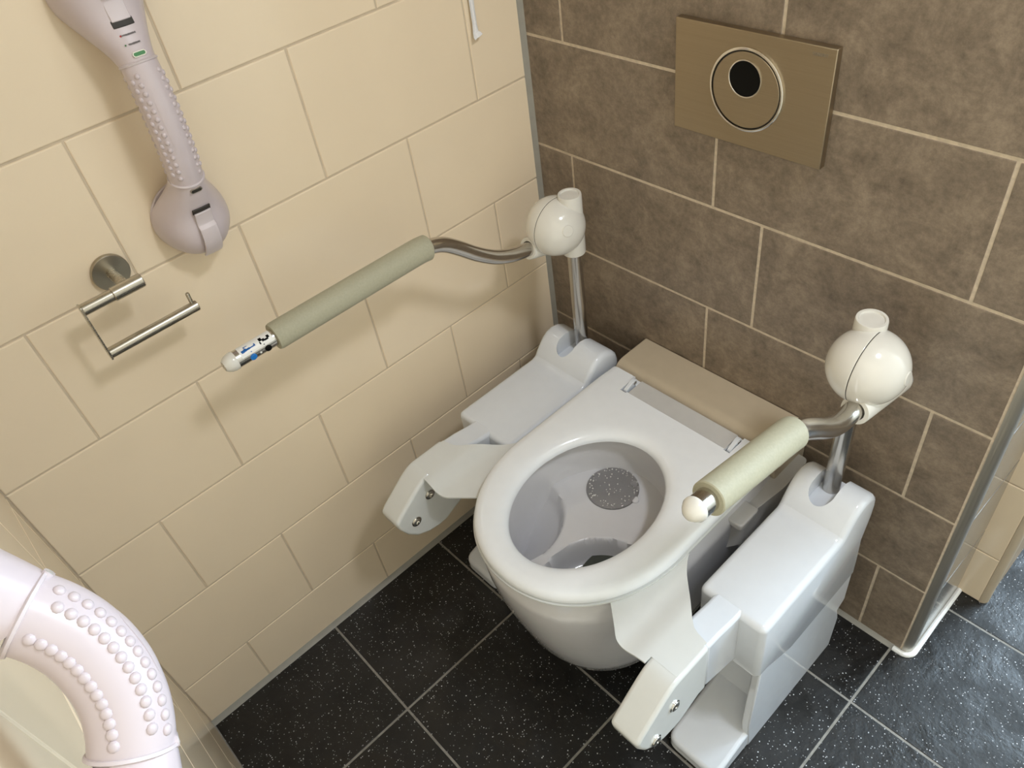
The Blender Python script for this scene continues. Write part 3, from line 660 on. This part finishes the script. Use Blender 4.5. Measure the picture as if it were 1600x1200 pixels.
# ------------------------------------------------------------------ grab bars with suction feet
def grab_bar(name, label, O, a, nrm, half, ring_h, mid_h, r_grip, foot_r, foot_h, g0, g1, tail=None, text=False, lever=True):
    # O: middle of the bar on the wall, a: direction along the bar, nrm: out of the wall; built in room coordinates
    O, a, nrm = V(O), V(a).normalized(), V(nrm).normalized(); l = a.cross(nrm)
    P = lambda s, t, h: O + a * s + l * t + nrm * h
    t_ = thing(name, label, 'grab bar', tuple(O), group='suction grab bars')
    def hh(s):
        u = min(1.0, abs(s) / g1); return mid_h - (mid_h - ring_h) * u ** 2.2
    N = 30
    path = [P(-g1 + 2 * g1 * k / N, 0, hh(-g1 + 2 * g1 * k / N)) for k in range(N + 1)]
    bm = bmesh.new(); tube(bm, path, r_grip, 36)
    fr = frames(path)
    # raised pimples in two bands beside a smooth strip, like the mould
    rows = []
    for sd in (-1, 1):
        for row, ang in ((0, 38), (1, 62), (2, 112)):
            m = 14
            for k in range(m):
                u = (k + 0.5 + (0.5 if row == 1 else 0)) / m
                if u > 0.97: continue
                rows.append((sd * math.radians(ang), u))
    for ang, u in rows:
        s = -g1 * 0.9 + 1.8 * g1 * u; h = hh(s)
        dn = (hh(s + 0.002) - hh(s - 0.002)) / 0.004
        up = (nrm - a * dn).normalized()
        d = up * math.cos(ang) + l * math.sin(ang)
        q = d.to_track_quat('Z', 'Y').to_matrix().to_4x4()
        bmesh.ops.create_uvsphere(bm, u_segments=10, v_segments=6, radius=1.0, matrix=Matrix.Translation(P(s, 0, h) + d * (r_grip - 0.0003)) @ q @ Matrix.Diagonal((0.0034, 0.0034, 0.0022, 1)))
    gr = obj('grip', bm, MT['pink'], t_, angle=50)
    # inlay strip along the crest
    bm = bmesh.new(); rg = []
    for k in range(17):
        s = -g1 * 0.55 + 1.1 * g1 * k / 16 + g1 * 0.12; wd = 0.0085 * min(1, math.sqrt(max(0.05, 1 - abs(k / 8 - 1) ** 6)))
        arc = lambda rad: [P(s, 0, hh(s)) + (nrm * math.cos(t) + l * math.sin(t)) * rad for t in [(-1 + 2 * j / 8) * wd / r_grip for j in range(9)]]
        rg.append(arc(r_grip + 0.0005) + arc(r_grip - 0.001)[::-1])
    grid(bm, rg); obj('inlay_strip', bm, MT['pink'], gr)
    for sg in (-1, 1):
        # collar ring at the end of the grip
        dn = (hh(sg * g1) - hh(sg * (g1 - 0.003))) / (0.003)
        ta = (a * sg + nrm * dn).normalized()
        bm = bmesh.new(); lathe(bm, [(r_grip * 0.8, -0.002), (r_grip + 0.0012, -0.0012), (r_grip + 0.0018, 0.0005), (r_grip * 0.95, 0.0025)], P(sg * g1, 0, ring_h), ta, 36); obj('collar', bm, MT['pink_l'], t_)
        # foot: neck swelling into a teardrop pod on the wall
        fc = half; rings = []
        stations = [0.0, 0.06, 0.14, 0.24, 0.36, 0.48, 0.6, 0.7, 0.8, 0.88, 0.94, 0.98, 1.0]
        L = (fc + foot_r) - (g1 - 0.004)
        for u in stations:
            s = (g1 - 0.004) + L * u
            k = min(1.0, max(0.0, u / 0.58)); k = k * k * (3 - 2 * k)
            # lateral half width
            tail_w = math.sqrt(max(0.0, 1 - max(0.0, (u - 0.58) / 0.42) ** 2))
            w_ = (r_grip * 0.98 * (1 - k) + foot_r * 0.90 * k) * (tail_w if u > 0.58 else 1)
            top = ((ring_h + r_grip) * (1 - k) + foot_h * k); top = top * (tail_w ** 0.8 if u > 0.58 else 1) + (0.004 if u > 0.58 else 0)
            bot = (ring_h - r_grip) * (1 - min(1, u / 0.34)) + 0.0008 * min(1, u / 0.34)
            c = (top + bot) / 2; hv = (top - bot) / 2; flat = min(1, u / 0.5)
            ring = []
            for j in range(40):
                t = 2 * PI * j / 40; cs, sn = math.cos(t), math.sin(t)
                hgt = c + hv * sn
                wid = w_ * cs
                if flat > 0:
                    # D shape: widest near the wall
                    e = 0.62; hD = bot + (top - bot) * (max(0.0, sn) ** 1.0) if sn > 0 else bot
                    wD = w_ * (math.copysign(abs(cs) ** 0.72, cs))
                    hgt = hgt * (1 - flat) + hD * flat; wid = wid * (1 - flat) + (wD if sn > 0 else w_ * cs) * flat
                ring.append(P(sg * s, wid * 1.0, max(0.0006, hgt)))
            rings.append(ring)
        bm = bmesh.new(); grid(bm, rings, cap0=False); ft = obj('suction_foot', bm, MT['pink'], t_, angle=70, sub=1)
        bm = bmesh.new(); lathe(bm, [(foot_r * 0.86, 0.0004), (foot_r * 0.88, 0.002), (foot_r * 0.86, 0.005), (0.0, 0.005)], P(sg * (fc + 0.004), 0, 0), nrm, 40); obj('suction_cup', bm, MT['pink_l'], ft)
        # surface of the pod along the crest
        def crest(u):
            k = min(1.0, max(0.0, u / 0.58)); k = k * k * (3 - 2 * k)
            tw = math.sqrt(max(0.0, 1 - max(0.0, (u - 0.58) / 0.42) ** 2))
            top = ((ring_h + r_grip) * (1 - k) + foot_h * k); top = top * (tw ** 0.8 if u > 0.58 else 1) + (0.004 if u > 0.58 else 0)
            return (g1 - 0.004) + L * u, top
        def sheet(u0, u1, wd, dh, m, nm, par, taper=1.0, nn=14, th=0.002, ww=None):
            b_ = bmesh.new(); rr_ = []
            for i in range(nn + 1):
                u = u0 + (u1 - u0) * i / nn; s, h = crest(u); ww_ = wd * (1 + (taper - 1) * i / nn)
                edge = 1.0
                rr_.append([P(sg * s, ww_ * edge * (-1 + 2 * j / 8), h + dh - 0.10 * (ww_ * (-1 + 2 * j / 8)) ** 2 / 0.012 * 1.0) for j in range(9)])
            grid(b_, rr_, closed=False); bmesh.ops.recalc_face_normals(b_, faces=b_.faces); bmesh.ops.solidify(b_, geom=b_.faces[:], thickness=th)
            return obj(nm, b_, m, par, bevel=0.0008, bseg=2, angle=60)
        # oval pressure indicator
        def oval(u, wd, ln, m, nm, par, dh):
            s, h = crest(u); s2, h2 = crest(u + 0.02); sl = (h2 - h) / (s2 - s)
            upn = (nrm - a * sg * sl).normalized(); al = (a * sg + nrm * sl).normalized()
            b_ = bmesh.new(); lo = []; hi = []
            for k in range(24):
                t = 2 * PI * k / 24; c_, s_ = math.cos(t), math.sin(t)
                x = (wd - ln) * (1 if c_ > 0 else -1) + ln * c_ if abs(c_) > 1e-6 else 0
                p = P(sg * s, 0, h) + l * x + al * (ln * s_)
                lo.append(p - upn * 0.0015); hi.append(p + upn * dh)
            grid(b_, [lo, hi]); return obj(nm, b_, m, par)
        iv = oval(0.135, 0.0080, 0.0031, MT['nickel'] if lever else MT['pink_l'], 'indicator_frame', ft, 0.0008)
        oval(0.135, 0.0068, 0.0020, MT['green'] if (text and sg > 0) else MT['dark'] if lever else MT['shade'], 'indicator_window', iv, 0.0011)
        if not lever: continue
        sheet(0.345, 0.40, 0.0125, 0.0012, MT['dark'], 'lever_slot', ft, nn=3)
        lv = sheet(0.392, 0.93, 0.0112, 0.0026, MT['pink_l'], 'release_lever', ft, taper=1.12, th=0.003)
        for q in range(3): sheet(0.855 + 0.026 * q, 0.866 + 0.026 * q, 0.0090, 0.0040, MT['pink_l'], 'lever_rib', lv, nn=3, taper=1.0)
        if text and sg > 0:
            for row, (u, cm) in enumerate(((0.215, MT['green']), (0.285, MT['red']))):
                s, h = crest(u); b_ = bmesh.new()
                x = -0.006 - 0.003 * row
                random.seed(7 + row)
                while x < 0.0075:
                    wl = random.uniform(0.0006, 0.0011); hgt = random.uniform(0.0012, 0.0022)
                    q0 = P(sg * (s + 0.0002 * random.random()), 0, h + 0.0008); sl_ = (crest(u + 0.02)[1] - crest(u)[1]) / (crest(u + 0.02)[0] - crest(u)[0])
                    vs = [b_.verts.new(q0 + l * x * 1.0 + a * 0 + nrm * (-0.18 * x * x / 0.012)) for _ in (0,)]
                    p0 = vs[0].co.copy(); b_.verts.remove(vs[0])
                    al = (a + nrm * sl_).normalized()
                    c4 = [p0 + l * 0 - al * hgt / 2, p0 + l * wl - al * hgt / 2, p0 + l * wl + al * hgt / 2, p0 + al * hgt / 2]
                    lo = [c - nrm * 0.0012 for c in c4]; grid(b_, [lo, c4])
                    x += wl + 0.0005
                obj('printed_line', b_, MT['ink'], ft, smooth=False)
                b_ = bmesh.new(); bmesh.ops.create_uvsphere(b_, u_segments=10, v_segments=6, radius=0.0010, matrix=Matrix.Translation(P(sg * s, -0.0095, h - 0.0008))); obj('printed_dot', b_, cm, ft)
    return t_
grab_bar('grab_bar', 'pinkish white suction grab bar upright on the cream tiled wall above the paper holder', (0.0, -0.6520, 1.1480), (0, 0.03, 1), (1, 0, 0),
         0.143, 0.062, 0.072, 0.0215, 0.058, 0.060, 0.0, 0.072, text=True)
grab_bar('grab_bar', 'pinkish white suction grab bar close up in the lower left corner of the photo', (0.7140, YF, 1.1420), (0.66, 0, -0.75), (0, 1, 0),
         0.105, 0.050, 0.064, 0.0225, 0.050, 0.052, 0.0, 0.047, lever=False)

# ------------------------------------------------------------------ hanging strap
bm = bmesh.new()
sec = []
for (y, z, x, wd) in ((-0.1035, 1.36, 0.004, 0.0055), (-0.1045, 1.25, 0.004, 0.0055), (-0.1060, 1.15, 0.004, 0.0052), (-0.1075, 1.10, 0.005, 0.0048), (-0.1085, 1.075, 0.006, 0.0046), (-0.1095, 1.063, 0.007, 0.0060), (-0.1085, 1.0565, 0.009, 0.0082), (-0.1080, 1.0535, 0.012, 0.0085)):
    sec.append([(x + 0.0006 * math.cos(3 * PI * j / 6), y + wd * (-1 + 2 * j / 6), z + (0.004 * j / 6 if z < 1.06 else 0)) for j in range(7)])
grid(bm, sec, closed=False); bmesh.ops.recalc_face_normals(bm, faces=bm.faces); bmesh.ops.solidify(bm, geom=bm.faces[:], thickness=0.0012)
tag(obj('pull_strap', bm, MT['strap']), 'white webbing strap hanging on the cream wall near the corner', 'strap')
